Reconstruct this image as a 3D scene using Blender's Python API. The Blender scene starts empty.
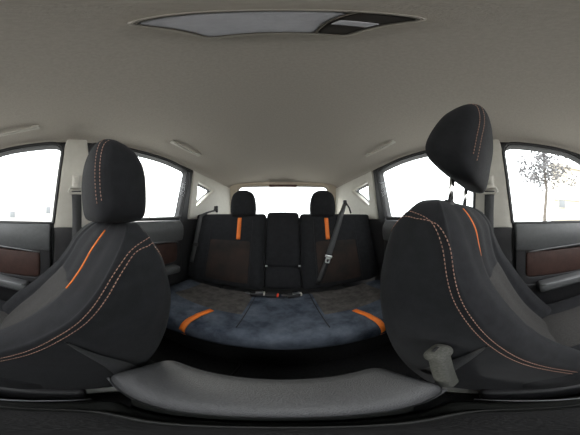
import bpy, math, random
from mathutils import Vector, Matrix
from mathutils.geometry import delaunay_2d_cdt

random.seed(7)
SC = bpy.context.scene
COL = SC.collection
CZ = 0.86          # camera height above the car floor; shapes below are laid out from camera height

# ------------------------------------------------------------------ camera
cam_d = bpy.data.cameras.new('camera')
cam = bpy.data.objects.new('camera', cam_d)
COL.objects.link(cam)
cam_d.type = 'PANO'
cyc = cam_d
cyc.panorama_type = 'EQUIRECTANGULAR'
cyc.latitude_min = -math.pi / 2
cyc.latitude_max = math.pi / 2
cyc.longitude_min = -math.radians(120)
cyc.longitude_max = math.radians(120)
cam_d.clip_start = 0.005
cam.location = (0, 0, CZ)
cam.rotation_euler = (math.pi / 2, 0, -math.radians(2.9))
SC.camera = cam

# ------------------------------------------------------------------ world / exposure
w = bpy.data.worlds.new('overcast_sky')
SC.world = w
w.use_nodes = True
bg = w.node_tree.nodes['Background']
bg.inputs[0].default_value = (0.97, 0.985, 1.0, 1)
bg.inputs[1].default_value = 5.0
SC.view_settings.view_transform = 'Standard'
SC.view_settings.look = 'None'
SC.view_settings.gamma = 1.0
SC.view_settings.use_curve_mapping = False
SC.view_settings.exposure = 0.0

sun_d = bpy.data.lights.new('sun', 'SUN')
sun_d.energy = 3.0
sun_d.angle = math.radians(12)
sun_d.color = (1.0, 0.95, 0.88)
sun = bpy.data.objects.new('sun', sun_d)
COL.objects.link(sun)
sun.rotation_euler = Vector((0.80, -0.55, -0.62)).to_track_quat('-Z', 'Y').to_euler()   # low behind the left rear door

# ------------------------------------------------------------------ materials
def mat(name, col, rough=0.7, col2=None, scale=40.0, bump=0.0, bscale=None, metal=0.0, sheen=0.0,
        spec=0.5, detail=4.0, mid=(0.35, 0.65)):
    m = bpy.data.materials.new(name)
    m.use_nodes = True
    nt = m.node_tree
    b = nt.nodes['Principled BSDF']
    b.inputs['Base Color'].default_value = (*col, 1)
    b.inputs['Roughness'].default_value = rough
    b.inputs['Metallic'].default_value = metal
    b.inputs['Specular IOR Level'].default_value = spec
    if sheen:
        b.inputs['Sheen Weight'].default_value = sheen
        b.inputs['Sheen Roughness'].default_value = 0.5
    tc = nt.nodes.new('ShaderNodeTexCoord')
    if col2:
        n = nt.nodes.new('ShaderNodeTexNoise')
        n.inputs['Scale'].default_value = scale
        n.inputs['Detail'].default_value = detail
        n.inputs['Roughness'].default_value = 0.65
        r = nt.nodes.new('ShaderNodeValToRGB')
        r.color_ramp.elements[0].position = mid[0]
        r.color_ramp.elements[1].position = mid[1]
        r.color_ramp.elements[0].color = (*col, 1)
        r.color_ramp.elements[1].color = (*col2, 1)
        nt.links.new(tc.outputs['Object'], n.inputs['Vector'])
        nt.links.new(n.outputs['Fac'], r.inputs['Fac'])
        nt.links.new(r.outputs['Color'], b.inputs['Base Color'])
    if bump:
        n2 = nt.nodes.new('ShaderNodeTexNoise')
        n2.inputs['Scale'].default_value = bscale or 400
        n2.inputs['Detail'].default_value = 3
        bp = nt.nodes.new('ShaderNodeBump')
        bp.inputs['Strength'].default_value = bump
        bp.inputs['Distance'].default_value = 0.002
        nt.links.new(tc.outputs['Object'], n2.inputs['Vector'])
        nt.links.new(n2.outputs['Fac'], bp.inputs['Height'])
        nt.links.new(bp.outputs['Normal'], b.inputs['Normal'])
    return m

def glass_mat():
    m = bpy.data.materials.new('window_glass')
    m.use_nodes = True
    nt = m.node_tree
    nt.nodes.remove(nt.nodes['Principled BSDF'])
    out = nt.nodes['Material Output']
    t = nt.nodes.new('ShaderNodeBsdfTransparent')
    t.inputs[0].default_value = (0.93, 0.96, 0.95, 1)
    g = nt.nodes.new('ShaderNodeBsdfGlossy')
    g.inputs['Roughness'].default_value = 0.02
    f = nt.nodes.new('ShaderNodeFresnel')
    f.inputs[0].default_value = 1.35
    mx = nt.nodes.new('ShaderNodeMixShader')
    nt.links.new(f.outputs[0], mx.inputs[0])
    nt.links.new(t.outputs[0], mx.inputs[1])
    nt.links.new(g.outputs[0], mx.inputs[2])
    nt.links.new(mx.outputs[0], out.inputs[0])
    return m

M = {}
M['liner'] = mat('headliner_cloth', (0.43, 0.395, 0.345), 0.95, (0.48, 0.445, 0.395), 160, 0.25, 900)
M['trim'] = mat('pale_trim_plastic', (0.56, 0.54, 0.48), 0.6, (0.60, 0.58, 0.52), 30, 0.08, 900)
M['tailtrim'] = mat('beige_tailgate_plastic', (0.55, 0.47, 0.36), 0.6, (0.58, 0.50, 0.39), 30)
M['handle'] = mat('grey_handle_plastic', (0.52, 0.50, 0.45), 0.5)
M['fab'] = mat('charcoal_seat_cloth', (0.0085, 0.0088, 0.0102), 0.9, (0.0135, 0.014, 0.016), 35, 0.35, 700, sheen=0.03, spec=0.25)
M['side'] = mat('charcoal_side_cloth', (0.0095, 0.0102, 0.012), 0.85, (0.0150, 0.0160, 0.0185), 25, 0.35, 700, sheen=0.03, spec=0.3)
M['insert'] = mat('grey_insert_cloth', (0.026, 0.025, 0.024), 0.9, (0.046, 0.044, 0.042), 220, 0.4, 500, spec=0.25)
M['brown_cloth'] = mat('brown_insert_cloth', (0.011, 0.0095, 0.009), 0.85, (0.032, 0.019, 0.014), 5, 0.3, 600, spec=0.3)
M['tan_cloth'] = mat('taupe_insert_cloth', (0.040, 0.036, 0.034), 0.9, (0.085, 0.078, 0.072), 22, 0.4, 500, spec=0.25)
M['blue'] = mat('dusty_blue_cloth', (0.015, 0.021, 0.034), 0.9, (0.10, 0.117, 0.145), 11, 0.4, 600, spec=0.25, detail=9, mid=(0.32, 0.72))
M['orange'] = mat('orange_tape', (0.82, 0.20, 0.018), 0.6, (0.70, 0.15, 0.012), 300)
M['stitch'] = mat('tan_thread', (0.45, 0.26, 0.19), 0.8)
M['seam'] = mat('dark_seam', (0.008, 0.008, 0.009), 0.9)
M['black'] = mat('black_rubber', (0.012, 0.012, 0.013), 0.55, bump=0.05)
M['vinyl'] = mat('dark_grey_door_plastic', (0.085, 0.089, 0.092), 0.55, (0.10, 0.104, 0.107), 60, 0.2, 900)
M['vinyl2'] = mat('black_door_plastic', (0.018, 0.018, 0.020), 0.55, (0.024, 0.024, 0.026), 60, 0.2, 900)
M['armrest'] = mat('grey_armrest_plastic', (0.16, 0.165, 0.17), 0.45)
M['brown'] = mat('brown_door_insert', (0.036, 0.016, 0.012), 0.65, (0.055, 0.025, 0.019), 30, 0.3, 500)
M['console'] = mat('grained_grey_console_plastic', (0.034, 0.035, 0.037), 0.5, (0.050, 0.051, 0.053), 300, 0.6, 550)
M['console_d'] = mat('black_console_plastic', (0.006, 0.0068, 0.006), 0.5, (0.010, 0.011, 0.0095), 60, 0.3, 500, spec=0.3)
M['rail'] = mat('dull_steel', (0.22, 0.22, 0.21), 0.45, metal=1.0)
M['metal'] = mat('brushed_steel', (0.62, 0.62, 0.62), 0.3, metal=1.0)
M['chrome'] = mat('chrome_post', (0.78, 0.78, 0.78), 0.15, metal=1.0)
M['strap'] = mat('charcoal_webbing', (0.040, 0.041, 0.043), 0.7, (0.055, 0.056, 0.058), 300, 0.4, 900)
M['strap_l'] = mat('grey_webbing', (0.20, 0.20, 0.20), 0.6, (0.24, 0.24, 0.24), 300, 0.4, 900)
M['buckle'] = mat('speckled_grey_buckle', (0.050, 0.052, 0.046), 0.85, (0.095, 0.095, 0.085), 260, 0.7, 350, spec=0.25)
M['red'] = mat('red_release_button', (0.75, 0.06, 0.02), 0.5)
M['lens'] = mat('frosted_lamp_lens', (0.50, 0.50, 0.535), 0.75, (0.55, 0.55, 0.585), 120, 0.3, 500, spec=0.2)
M['lampframe'] = mat('lamp_bezel', (0.36, 0.335, 0.295), 0.8, spec=0.2)
M['gap'] = mat('lamp_joint', (0.16, 0.145, 0.12), 0.9)
M['switch'] = mat('dark_switch', (0.055, 0.050, 0.045), 0.7, spec=0.2)
M['carpet'] = mat('black_carpet', (0.012, 0.012, 0.013), 1.0, (0.022, 0.022, 0.023), 120, 0.8, 500)
M['mat'] = mat('black_floor_mat', (0.006, 0.0062, 0.0062), 0.7, (0.010, 0.010, 0.010), 90, 0.5, 300, spec=0.3)
M['glass'] = glass_mat()
M['brake'] = mat('dark_red_lamp', (0.05, 0.012, 0.010), 0.3)
M['asphalt'] = mat('pale_asphalt', (0.34, 0.33, 0.31), 0.95, (0.42, 0.41, 0.39), 3)
M['plaster'] = mat('white_plaster', (0.74, 0.72, 0.68), 0.9, (0.78, 0.76, 0.72), 2)
M['plaster2'] = mat('beige_plaster', (0.52, 0.47, 0.39), 0.9, (0.57, 0.52, 0.43), 2)
M['pane'] = mat('house_pane', (0.20, 0.21, 0.22), 0.2)
M['bark'] = mat('grey_bark', (0.10, 0.085, 0.075), 0.95, (0.16, 0.14, 0.12), 8)
M['leaf'] = mat('grey_green_leaf', (0.10, 0.105, 0.11), 0.8, (0.16, 0.15, 0.16), 2)

# ------------------------------------------------------------------ object helpers
def base_of(o):
    p = Vector((0, 0, 0))
    while o is not None:
        p += o.location
        o = o.parent
    return p

def props(o, label=None, cat=None, group=None, kind=None):
    if label: o['label'] = label
    if cat: o['category'] = cat
    if group: o['group'] = group
    if kind: o['kind'] = kind
    return o

def thing(name, base, label, cat, group=None, kind=None):
    o = bpy.data.objects.new(name, None)
    COL.objects.link(o)
    o.empty_display_size = 0.05
    o.location = (base[0], base[1], base[2] + CZ)
    return props(o, label, cat, group, kind)

def mesh(name, geo, material, parent=None, smooth=True, origin=None):
    """geo = (verts, faces) in camera-height coordinates"""
    vs, fs = geo
    if parent is not None:
        off = base_of(parent)
    elif origin is not None:
        off = Vector((origin[0], origin[1], origin[2] + CZ))
    else:
        xs = [v[0] for v in vs]; ys = [v[1] for v in vs]; zs = [v[2] for v in vs]
        off = Vector(((min(xs) + max(xs)) / 2, (min(ys) + max(ys)) / 2, min(zs) + CZ))
    me = bpy.data.meshes.new(name)
    me.from_pydata([(v[0] - off.x, v[1] - off.y, v[2] + CZ - off.z) for v in vs], [], fs)
    me.validate()
    import bmesh
    bm = bmesh.new(); bm.from_mesh(me)
    bmesh.ops.recalc_face_normals(bm, faces=bm.faces)
    bm.to_mesh(me); bm.free()
    for p in me.polygons: p.use_smooth = smooth
    me.materials.append(M[material])
    o = bpy.data.objects.new(name, me)
    COL.objects.link(o)
    if parent is not None:
        o.parent = parent
    else:
        o.location = off
    return o

def join(*geos):
    V, F = [], []
    for vs, fs in geos:
        k = len(V)
        V += list(vs)
        F += [tuple(i + k for i in f) for f in fs]
    return V, F

# ------------------------------------------------------------------ geometry helpers
def rbox(size, r, n=5, bulge=0.0, fn=None, center=(0, 0, 0)):
    """rounded box, optional bulge of every face, then mapped by fn"""
    sx, sy, sz = size[0] / 2, size[1] / 2, size[2] / 2
    r = min(r, sx * .999, sy * .999, sz * .999)
    idx, V, F = {}, [], []
    # parameter lines: dense in the rounded rim
    def line(s):
        a = [-s + r * (1 - math.cos(math.pi / 2 * k / 3)) for k in range(3)]
        inner = [-(s - r) + 2 * (s - r) * k / n for k in range(n + 1)]
        return a + inner + [-q for q in reversed(a)]
    L = [line(sx), line(sy), line(sz)]
    S = (sx, sy, sz)
    N = n + 7
    def vert(p):
        key = tuple(round(c, 6) for c in p)
        if key in idx: return idx[key]
        inner = [max(-(S[i] - r), min(S[i] - r, p[i])) for i in range(3)]
        d = Vector([p[i] - inner[i] for i in range(3)])
        q = Vector(inner)
        if d.length > 1e-9:
            q = q + d.normalized() * r
        if bulge:
            u = [q[i] / S[i] for i in range(3)]
            for i in range(3):
                j, k = (i + 1) % 3, (i + 2) % 3
                q[i] += bulge * u[i] * max(0, 1 - u[j] ** 2) * max(0, 1 - u[k] ** 2)
        q = q + Vector(center)
        if fn: q = Vector(fn(q.x, q.y, q.z))
        idx[key] = len(V)
        V.append(tuple(q))
        return idx[key]
    for ax in range(3):
        b, c = (ax + 1) % 3, (ax + 2) % 3
        for sg in (-1, 1):
            for i in range(N - 1):
                for j in range(N - 1):
                    quad = []
                    for (ii, jj) in ((i, j), (i + 1, j), (i + 1, j + 1), (i, j + 1)):
                        p = [0, 0, 0]
                        p[ax] = sg * S[ax]; p[b] = L[b][ii]; p[c] = L[c][jj]
                        quad.append(vert(p))
                    if len(set(quad)) >= 3:
                        F.append(tuple(dict.fromkeys(quad)))
    return V, F

def tube(pts, r, n=8, closed=False, caps=True, flat=1.0):
    pts = [Vector(p) for p in pts]
    m = len(pts)
    V, F = [], []
    up = Vector((0, 0, 1))
    prev = None
    for i, p in enumerate(pts):
        a = pts[(i - 1) % m] if (closed or i > 0) else p
        b = pts[(i + 1) % m] if (closed or i < m - 1) else p
        t = (b - a).normalized()
        if prev is None:
            s = t.cross(up)
            if s.length < 1e-3: s = t.cross(Vector((1, 0, 0)))
        else:
            s = prev - t * prev.dot(t)
        s.normalize(); prev = s
        u = s.cross(t)
        rr = r[i] if isinstance(r, (list, tuple)) else r
        for k in range(n):
            a_ = 2 * math.pi * k / n
            V.append(tuple(p + s * math.cos(a_) * rr + u * math.sin(a_) * rr * flat))
    for i in range(m if closed else m - 1):
        for k in range(n):
            i2 = (i + 1) % m
            F.append((i * n + k, i * n + (k + 1) % n, i2 * n + (k + 1) % n, i2 * n + k))
    if not closed and caps:
        F.append(tuple(range(n))[::-1])
        F.append(tuple((m - 1) * n + k for k in range(n)))
    return V, F

def ribbon(pts, wdir, width, thick=0.0015):
    """flat strap with thickness; wdir = direction(s) of the width"""
    V, F = [], []
    m = len(pts)
    for i, p in enumerate(pts):
        p = Vector(p)
        a = Vector(pts[max(0, i - 1)]); b = Vector(pts[min(m - 1, i + 1)])
        t = (b - a).normalized()
        wd = Vector(wdir[i] if isinstance(wdir, list) else wdir)
        wd = (wd - t * wd.dot(t)).normalized()
        nrm = t.cross(wd)
        ww = width[i] if isinstance(width, (list, tuple)) else width
        for sw, sn in ((-1, -1), (1, -1), (1, 1), (-1, 1)):
            V.append(tuple(p + wd * sw * ww / 2 + nrm * sn * thick / 2))
    for i in range(m - 1):
        for k in range(4):
            F.append((i * 4 + k, i * 4 + (k + 1) % 4, (i + 1) * 4 + (k + 1) % 4, (i + 1) * 4 + k))
    F.append((0, 1, 2, 3)); F.append(tuple((m - 1) * 4 + k for k in range(4)))
    return V, F

def catmull(P, m, closed=True):
    """m samples per segment"""
    P = [tuple(p) for p in P]
    n = len(P); out = []
    segs = n if closed else n - 1
    for i in range(segs):
        g = lambda k: P[k % n] if closed else P[max(0, min(n - 1, k))]
        p0, p1, p2, p3 = g(i - 1), g(i), g(i + 1), g(i + 2)
        for s in range(m):
            t = s / m
            out.append(tuple(0.5 * (2 * b + (c - a) * t + (2 * a - 5 * b + 4 * c - d) * t * t + (3 * b - a - 3 * c + d) * t ** 3)
                             for a, b, c, d in zip(p0, p1, p2, p3)))
    if not closed: out.append(P[-1])
    return out

def roundpoly(P, r, m=5):
    """polygon with rounded corners; r one radius or one per corner"""
    out = []
    n = len(P)
    for i in range(n):
        p = Vector(P[i]); a = Vector(P[i - 1]); b = Vector(P[(i + 1) % n])
        rr = r[i] if isinstance(r, (list, tuple)) else r
        da = (a - p); db = (b - p)
        rr = min(rr, da.length * .45, db.length * .45)
        if rr < 1e-5:
            out.append((p.x, p.y)); continue
        s = p + da.normalized() * rr; e = p + db.normalized() * rr
        for k in range(m + 1):
            t = k / m
            q = s * (1 - t) ** 2 + p * 2 * t * (1 - t) + e * t * t
            out.append((q.x, q.y))
    return out

def resample(P, d):
    out = []
    n = len(P)
    for i in range(n):
        a = Vector(P[i]); b = Vector(P[(i + 1) % n])
        L = (b - a).length
        if L < 1e-6: continue
        k = max(1, int(L / d))
        for s in range(k):
            q = a.lerp(b, s / k)
            out.append((q.x, q.y))
    return out

def area2(P):
    return sum(P[i][0] * P[(i + 1) % len(P)][1] - P[(i + 1) % len(P)][0] * P[i][1] for i in range(len(P))) / 2

def inside(P, x, y):
    c = False
    n = len(P)
    for i in range(n):
        x1, y1 = P[i]; x2, y2 = P[(i + 1) % n]
        if (y1 > y) != (y2 > y) and x < (x2 - x1) * (y - y1) / (y2 - y1) + x1:
            c = not c
    return c

def panel(outline, holes, fmap, out, thick, rad=0.006, step=0.04):
    """thick sheet cut from a 2D outline with holes; fmap(u,v)->3D front face; out=unit vector to its back"""
    loops = [resample(outline, step)] + [resample(h, step) for h in holes]
    for i, L in enumerate(loops):
        if (area2(L) > 0) != (i == 0):
            loops[i] = L[::-1]
    out = Vector(out)
    V, F = [], []
    inner_loops, rings = [], []
    K = 3
    for L in loops:
        n = len(L)
        nr = []
        for i in range(n):
            a = Vector(L[i - 1]); b = Vector(L[(i + 1) % n])
            t = (b - a)
            t = t.normalized() if t.length > 1e-9 else Vector((1, 0))
            nr.append(Vector((-t.y, t.x)))
        ring_ids = []
        for k in range(K + 1):                         # from the front inset to the rim
            an = math.pi / 2 * k / K
            ins = rad * (1 - math.sin(an)); dep = rad * (1 - math.cos(an))
            ids = []
            for i in range(n):
                q = Vector(L[i]) + nr[i] * ins
                ids.append(len(V))
                V.append(tuple(Vector(fmap(q.x, q.y)) + out * dep))
                if k == 0 and i == 0: inner_loops.append([])
                if k == 0: inner_loops[-1].append((q.x, q.y))
            ring_ids.append(ids)
        ids = []
        for i in range(n):
            ids.append(len(V)); V.append(tuple(Vector(fmap(*L[i])) + out * thick))
        ring_ids.append(ids)
        for k in range(len(ring_ids) - 1):
            for i in range(n):
                j = (i + 1) % n
                F.append((ring_ids[k][i], ring_ids[k][j], ring_ids[k + 1][j], ring_ids[k + 1][i]))
        rings.append(ring_ids)
    pts, edges, gid = [], [], []
    for L, R in zip(inner_loops, rings):
        k = len(pts); n = len(L)
        pts += [Vector(p) for p in L]; gid += R[0]
        edges += [(k + i, k + (i + 1) % n) for i in range(n)]
    nb = len(pts)
    us = [p.x for p in pts]; vs_ = [p.y for p in pts]
    u = min(us) + step / 2
    while u < max(us):
        v = min(vs_) + step / 2
        while v < max(vs_):
            if inside(inner_loops[0], u, v) and not any(inside(h, u, v) for h in inner_loops[1:]):
                if min((Vector((u, v)) - p).length_squared for p in pts[:nb]) > (step * .45) ** 2:
                    pts.append(Vector((u, v)))
            v += step
        u += step
    res = delaunay_2d_cdt(pts, edges, [], 0, 1e-7)
    ov, of, orig = res[0], res[2], res[3]
    ids = []
    for i, p in enumerate(ov):
        src = [s for s in orig[i] if s < nb]
        if src: ids.append(gid[src[0]])
        else:
            ids.append(len(V)); V.append(tuple(fmap(p.x, p.y)))
    back = {}
    for f in of:
        cx = sum(ov[i].x for i in f) / len(f); cy = sum(ov[i].y for i in f) / len(f)
        if inside(inner_loops[0], cx, cy) and not any(inside(h, cx, cy) for h in inner_loops[1:]):
            F.append(tuple(ids[i] for i in f))
    # closed back
    return V, F

def loft(rows, cap0=True, cap1=True):
    n = len(rows[0]); V, F = [], []
    for r in rows: V += [tuple(p) for p in r]
    for i in range(len(rows) - 1):
        for k in range(n):
            F.append((i * n + k, i * n + (k + 1) % n, (i + 1) * n + (k + 1) % n, (i + 1) * n + k))
    if cap0: F.append(tuple(range(n)))
    if cap1: F.append(tuple((len(rows) - 1) * n + k for k in range(n)))
    return V, F

def interp(keys, x):
    """keys sorted ascending [(x, v)], smooth"""
    if x <= keys[0][0]: return keys[0][1]
    if x >= keys[-1][0]: return keys[-1][1]
    for i in range(len(keys) - 1):
        if keys[i][0] <= x <= keys[i + 1][0]:
            x0, a = keys[i]; x1, b = keys[i + 1]
            t = (x - x0) / (x1 - x0)
            m0 = (keys[i + 1][1] - keys[i - 1][1]) / (keys[i + 1][0] - keys[i - 1][0]) * (x1 - x0) if i > 0 else b - a
            m1 = (keys[i + 2][1] - keys[i][1]) / (keys[i + 2][0] - keys[i][0]) * (x1 - x0) if i + 2 < len(keys) else b - a
            return ((2 * t ** 3 - 3 * t * t + 1) * a + (t ** 3 - 2 * t * t + t) * m0 +
                    (-2 * t ** 3 + 3 * t * t) * b + (t ** 3 - t * t) * m1)

def dashes(path, normals, width, dash, gap, h=0.0012):
    """a row of raised stitches along a path"""
    V, F = [], []
    pts = [Vector(p) for p in path]
    acc = [0]
    for a, b in zip(pts, pts[1:]): acc.append(acc[-1] + (b - a).length)
    def at(s):
        for i in range(len(pts) - 1):
            if acc[i + 1] >= s:
                t = (s - acc[i]) / max(1e-9, acc[i + 1] - acc[i])
                return pts[i].lerp(pts[i + 1], t), Vector(normals[i]).lerp(Vector(normals[i + 1]), t).normalized()
        return pts[-1], Vector(normals[-1])
    s = 0
    while s + dash < acc[-1]:
        (a, na), (b, nb) = at(s), at(s + dash)
        t = (b - a).normalized()
        side = t.cross(na).normalized() * width / 2
        k = len(V)
        for p, nn in ((a, na), (b, nb)):
            for sg in (-1, 1):
                V.append(tuple(p + side * sg)); V.append(tuple(p + side * sg * .6 + nn * h))
        F += [(k, k + 1, k + 5, k + 4), (k + 1, k + 3, k + 7, k + 5), (k + 3, k + 2, k + 6, k + 7),
              (k, k + 2, k + 3, k + 1), (k + 4, k + 5, k + 7, k + 6), (k, k + 4, k + 6, k + 2)]
        s += dash + gap
    return V, F

def mirror(geo):
    vs, fs = geo
    return [(-v[0], v[1], v[2]) for v in vs], [tuple(reversed(f)) for f in fs]

# ================================================================== THE CAR BODY
def fx(z):                       # half width of the cabin at height z
    return 0.72 if z <= -0.03 else 0.72 - 0.06 * (z + 0.03) / 0.41
def fxy(y, z):
    return fx(z) - (0.10 * ((y - 0.85) / 0.7) ** 1.6 if y > 0.85 else 0)

ROOF_Y = [-0.55 + 2.08 * k / 52 for k in range(53)]
def roof_edge(y):
    e = 0.665 if y < 0.8 else 0.665 - 0.085 * ((y - 0.8) / 0.73) ** 1.5
    ze = interp([(-0.55, 0.345), (-0.42, 0.388), (-0.2, 0.400), (0.6, 0.401), (0.85, 0.388), (1.53, 0.335)], y)
    zc = interp([(-0.55, 0.435), (-0.3, 0.448), (0.2, 0.452), (0.8, 0.450), (1.2, 0.43), (1.45, 0.402), (1.53, 0.392)], y)
    return e, ze, zc
def roof_z(x, y):
    e, ze, zc = roof_edge(y)
    u = min(1, abs(x) / e)
    return ze + (zc - ze) * (1 - u ** 3.2) ** (1 / 2.2)
V, F = [], []
XS = [math.sin(math.pi / 2 * (-1 + 2 * k / 40)) for k in range(41)]
for y in ROOF_Y:
    e = roof_edge(y)[0]
    for u in XS:
        V.append((u * e, y, roof_z(u * e, y)))
n = 41
for i in range(len(ROOF_Y) - 1):
    for k in range(n - 1):
        F.append((i * n + k, i * n + k + 1, (i + 1) * n + k + 1, (i + 1) * n + k))
k0 = len(V)
V += [(v[0] * 1.05, v[1], v[2] + 0.04) for v in V[:k0]]
F += [tuple(i + k0 for i in f) for f in F]
for i in range(len(ROOF_Y) - 1):
    for k in (0, n - 1):
        F.append((i * n + k, (i + 1) * n + k, (i + 1) * n + k + k0, i * n + k + k0))
for i in (0, len(ROOF_Y) - 1):
    for k in range(n - 1):
        F.append((i * n + k, i * n + k + 1, i * n + k + 1 + k0, i * n + k + k0))
ceil = mesh('ceiling', (V, F), 'liner', origin=(0, 0.4, 0.39))
props(ceil, 'warm grey cloth headliner of the car roof', 'headliner', kind='structure')

# floor
fl = mesh('floor', rbox((1.50, 2.70, 0.06), 0.01, 3, center=(0, 0.36, -0.89)), 'carpet')
props(fl, 'black carpeted floor of the car', 'floor', kind='structure')
wf = mesh('wall_front', rbox((1.50, 0.06, 0.82), 0.01, 3, center=(0, -0.98, -0.46)), 'carpet')  # unseen, added to keep light from flooding in at the front
props(wf, 'black bulkhead added out of view to block light at the front', 'wall', kind='structure')

# side windows openings in (y, z)
FW = roundpoly([(-0.062, -0.03), (-0.004, 0.400), (-0.42, 0.390), (-0.66, 0.25), (-0.93, -0.03)], [0.01, 0.07, 0.12, 0.1, 0.02])
RW = roundpoly([(0.14, -0.025), (0.115, 0.402), (0.62, 0.400), (0.842, 0.374), (0.798, 0.0)], [0.02, 0.05, 0.2, 0.03, 0.03])
QW = roundpoly([(0.945, 0.315), (1.20, 0.27), (0.965, 0.09)], [0.03, 0.03, 0.03])
TW = roundpoly([(-0.50, 0.352), (0.50, 0.352), (0.58, -0.05), (-0.58, -0.05)], [0.06, 0.06, 0.04, 0.04])
def tail_map(x, z):
    return (x, 1.62 - 0.30 * z - 0.06 * (x / 0.6) ** 2, z)

win = 0
for side, sname in ((-1, 'left'), (1, 'right')):
    smap = lambda y, z, d=0.0: (side * (fxy(y, z) + d), y, z)
    outv = (side, 0, 0)
    # B pillar trim
    B = [(-0.062, -0.055), (0.148, -0.055), (0.112, 0.35), (0.104, 0.425), (0.008, 0.425), (-0.010, 0.35)]
    o = mesh('trim_%d' % (1 if side < 0 else 2), panel(B, [], smap, outv, 0.05, 0.012, 0.03), 'trim')
    props(o, 'pale grey pillar trim behind the front window on the %s' % sname, 'pillar trim', kind='structure')
    # rear quarter trim with its hole
    Q = [(0.888, -0.015), (0.882, 0.05), (0.886, 0.392), (1.15, 0.380), (1.50, 0.335), (1.60, -0.015)]
    o = mesh('trim_%d' % (3 if side < 0 else 4), panel(Q, [QW], smap, outv, 0.05, 0.014, 0.04), 'trim')
    props(o, 'pale grey trim around the small rear quarter window on the %s' % sname, 'quarter trim', kind='structure')
    # dark door post between rear window and quarter trim
    D = [(0.800, -0.05), (0.846, 0.36), (0.838, 0.405), (0.884, 0.398), (0.884, -0.05)]
    o = mesh('trim_%d' % (5 if side < 0 else 6), panel(D, [], lambda y, z: smap(y, z, 0.012), outv, 0.04, 0.006, 0.03), 'vinyl2')
    props(o, 'dark post between rear door window and quarter window on the %s' % sname, 'door post', kind='structure')
    # lower body side behind / between the doors
    L_ = [(-0.075, -0.86), (0.148, -0.86), (0.148, -0.05), (-0.06, -0.05)]
    o = mesh('trim_%d' % (7 if side < 0 else 8), panel(L_, [], lambda y, z: smap(y, z, 0.0), outv, 0.05, 0.01, 0.06), 'vinyl2')
    props(o, 'dark lower pillar cover between the two doors on the %s' % sname, 'pillar trim', kind='structure')
    L_ = [(0.80, -0.86), (1.70, -0.86), (1.62, -0.01), (0.80, -0.01)]
    o = mesh('trim_%d' % (9 if side < 0 else 10), panel(L_, [], lambda y, z: smap(y, z, 0.01), outv, 0.02, 0.01, 0.08), 'vinyl2')
    props(o, 'dark luggage bay side panel behind the %s rear door' % sname, 'side panel', kind='structure')
    # outer body backing with the three window openings, added to stop light leaks
    O_ = [(-0.98, -0.86), (1.72, -0.86), (1.66, 0.0), (1.56, 0.36), (0.9, 0.432), (-0.4, 0.435), (-0.62, 0.35), (-0.98, 0.02)]
    o = mesh('wall_%s' % sname, panel(O_, [FW, RW, QW], lambda y, z: smap(y, z, 0.034), outv, 0.05, 0.004, 0.06), 'vinyl2')
    props(o, 'dark body shell added against light leaks behind the door and pillar trims on the %s' % sname, 'body shell', kind='structure')
    # windows
    for nm, W, lab in (('front', FW, '%s front door window with black rubber seal' % sname),
                       ('rear', RW, '%s rear door window with black rubber seal' % sname),
                       ('quarter', QW, 'small triangular quarter window on the %s' % sname)):
        win += 1
        cy = sum(p[0] for p in W) / len(W); cz = min(p[1] for p in W)
        t = thing('window_%d' % win, (side * fx(cz), cy, cz), lab, 'car window', kind='structure')
        d0 = 0.022
        ring = [smap(p[0], p[1], 0.004) for p in resample(W, 0.05)]
        grown = [(cy + (p[0] - cy) * 1.012, p[1]) for p in W]
        mesh('glass_pane', panel(grown, [], lambda y, z: smap(y, z, d0), outv, 0.005, 0.001, 0.06), 'glass', t)
        mesh('rubber_seal', tube(ring, 0.0062 if nm != 'quarter' else 0.004, 8, closed=True), 'black' if nm != 'quarter' else 'trim', t)
        if nm != 'quarter':
            ring2 = []
            c = Vector((cy, sum(p[1] for p in W) / len(W)))
            for p in resample(W, 0.05):
                v = Vector(p) - c
                q = Vector(p) - v.normalized() * 0.008
                ring2.append(smap(q.x, q.y, 0.013))
            mesh('glass_run', tube(ring2, 0.0045, 6, closed=True), 'black', t)

# tailgate with rear window
TO = roundpoly([(-0.60, 0.41), (0.60, 0.41), (0.66, -0.30), (-0.66, -0.30)], [0.08, 0.08, 0.02, 0.02])
t = thing('door_5', (0, 1.7, -0.30), 'beige tailgate frame around the rear window', 'tailgate', kind='structure')
mesh('tailgate_trim', panel(TO, [TW], tail_map, (0, 1, 0), 0.05, 0.02, 0.04), 'tailtrim', t)
mesh('lower_panel', rbox((1.32, 0.05, 0.60), 0.015, 3, center=(0, 1.73, -0.58)), 'vinyl2', t)  # unseen behind the bench, added to block light
win += 1
t = thing('window_%d' % win, (0, 1.63, -0.05), 'wide rear window seen between the rear headrests', 'car window', kind='structure')
mesh('glass_pane', panel([(p[0] * 1.02, p[1]) for p in TW], [], lambda x, z: tuple(Vector(tail_map(x, z)) + Vector((0, 0.03, 0))), (0, 1, 0), 0.005, 0.001, 0.06), 'glass', t)
mesh('rubber_seal', tube([tuple(Vector(tail_map(*p)) + Vector((0, 0.024, 0))) for p in resample(TW, 0.05)], 0.007, 8, closed=True), 'black', t)
# high brake lamp
t = thing('brake_lamp', (0, 1.49, 0.33), 'dark slim brake lamp above the rear window', 'brake lamp')
mesh('housing', rbox((0.30, 0.03, 0.030), 0.008, 4, center=(0, 1.493, 0.347)), 'brake', t)
mesh('cover_rim', tube([(-0.152, 1.479, 0.334), (-0.152, 1.479, 0.362), (0.152, 1.479, 0.362), (0.152, 1.479, 0.334)], 0.003, 6, closed=True), 'tailtrim', t)

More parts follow.
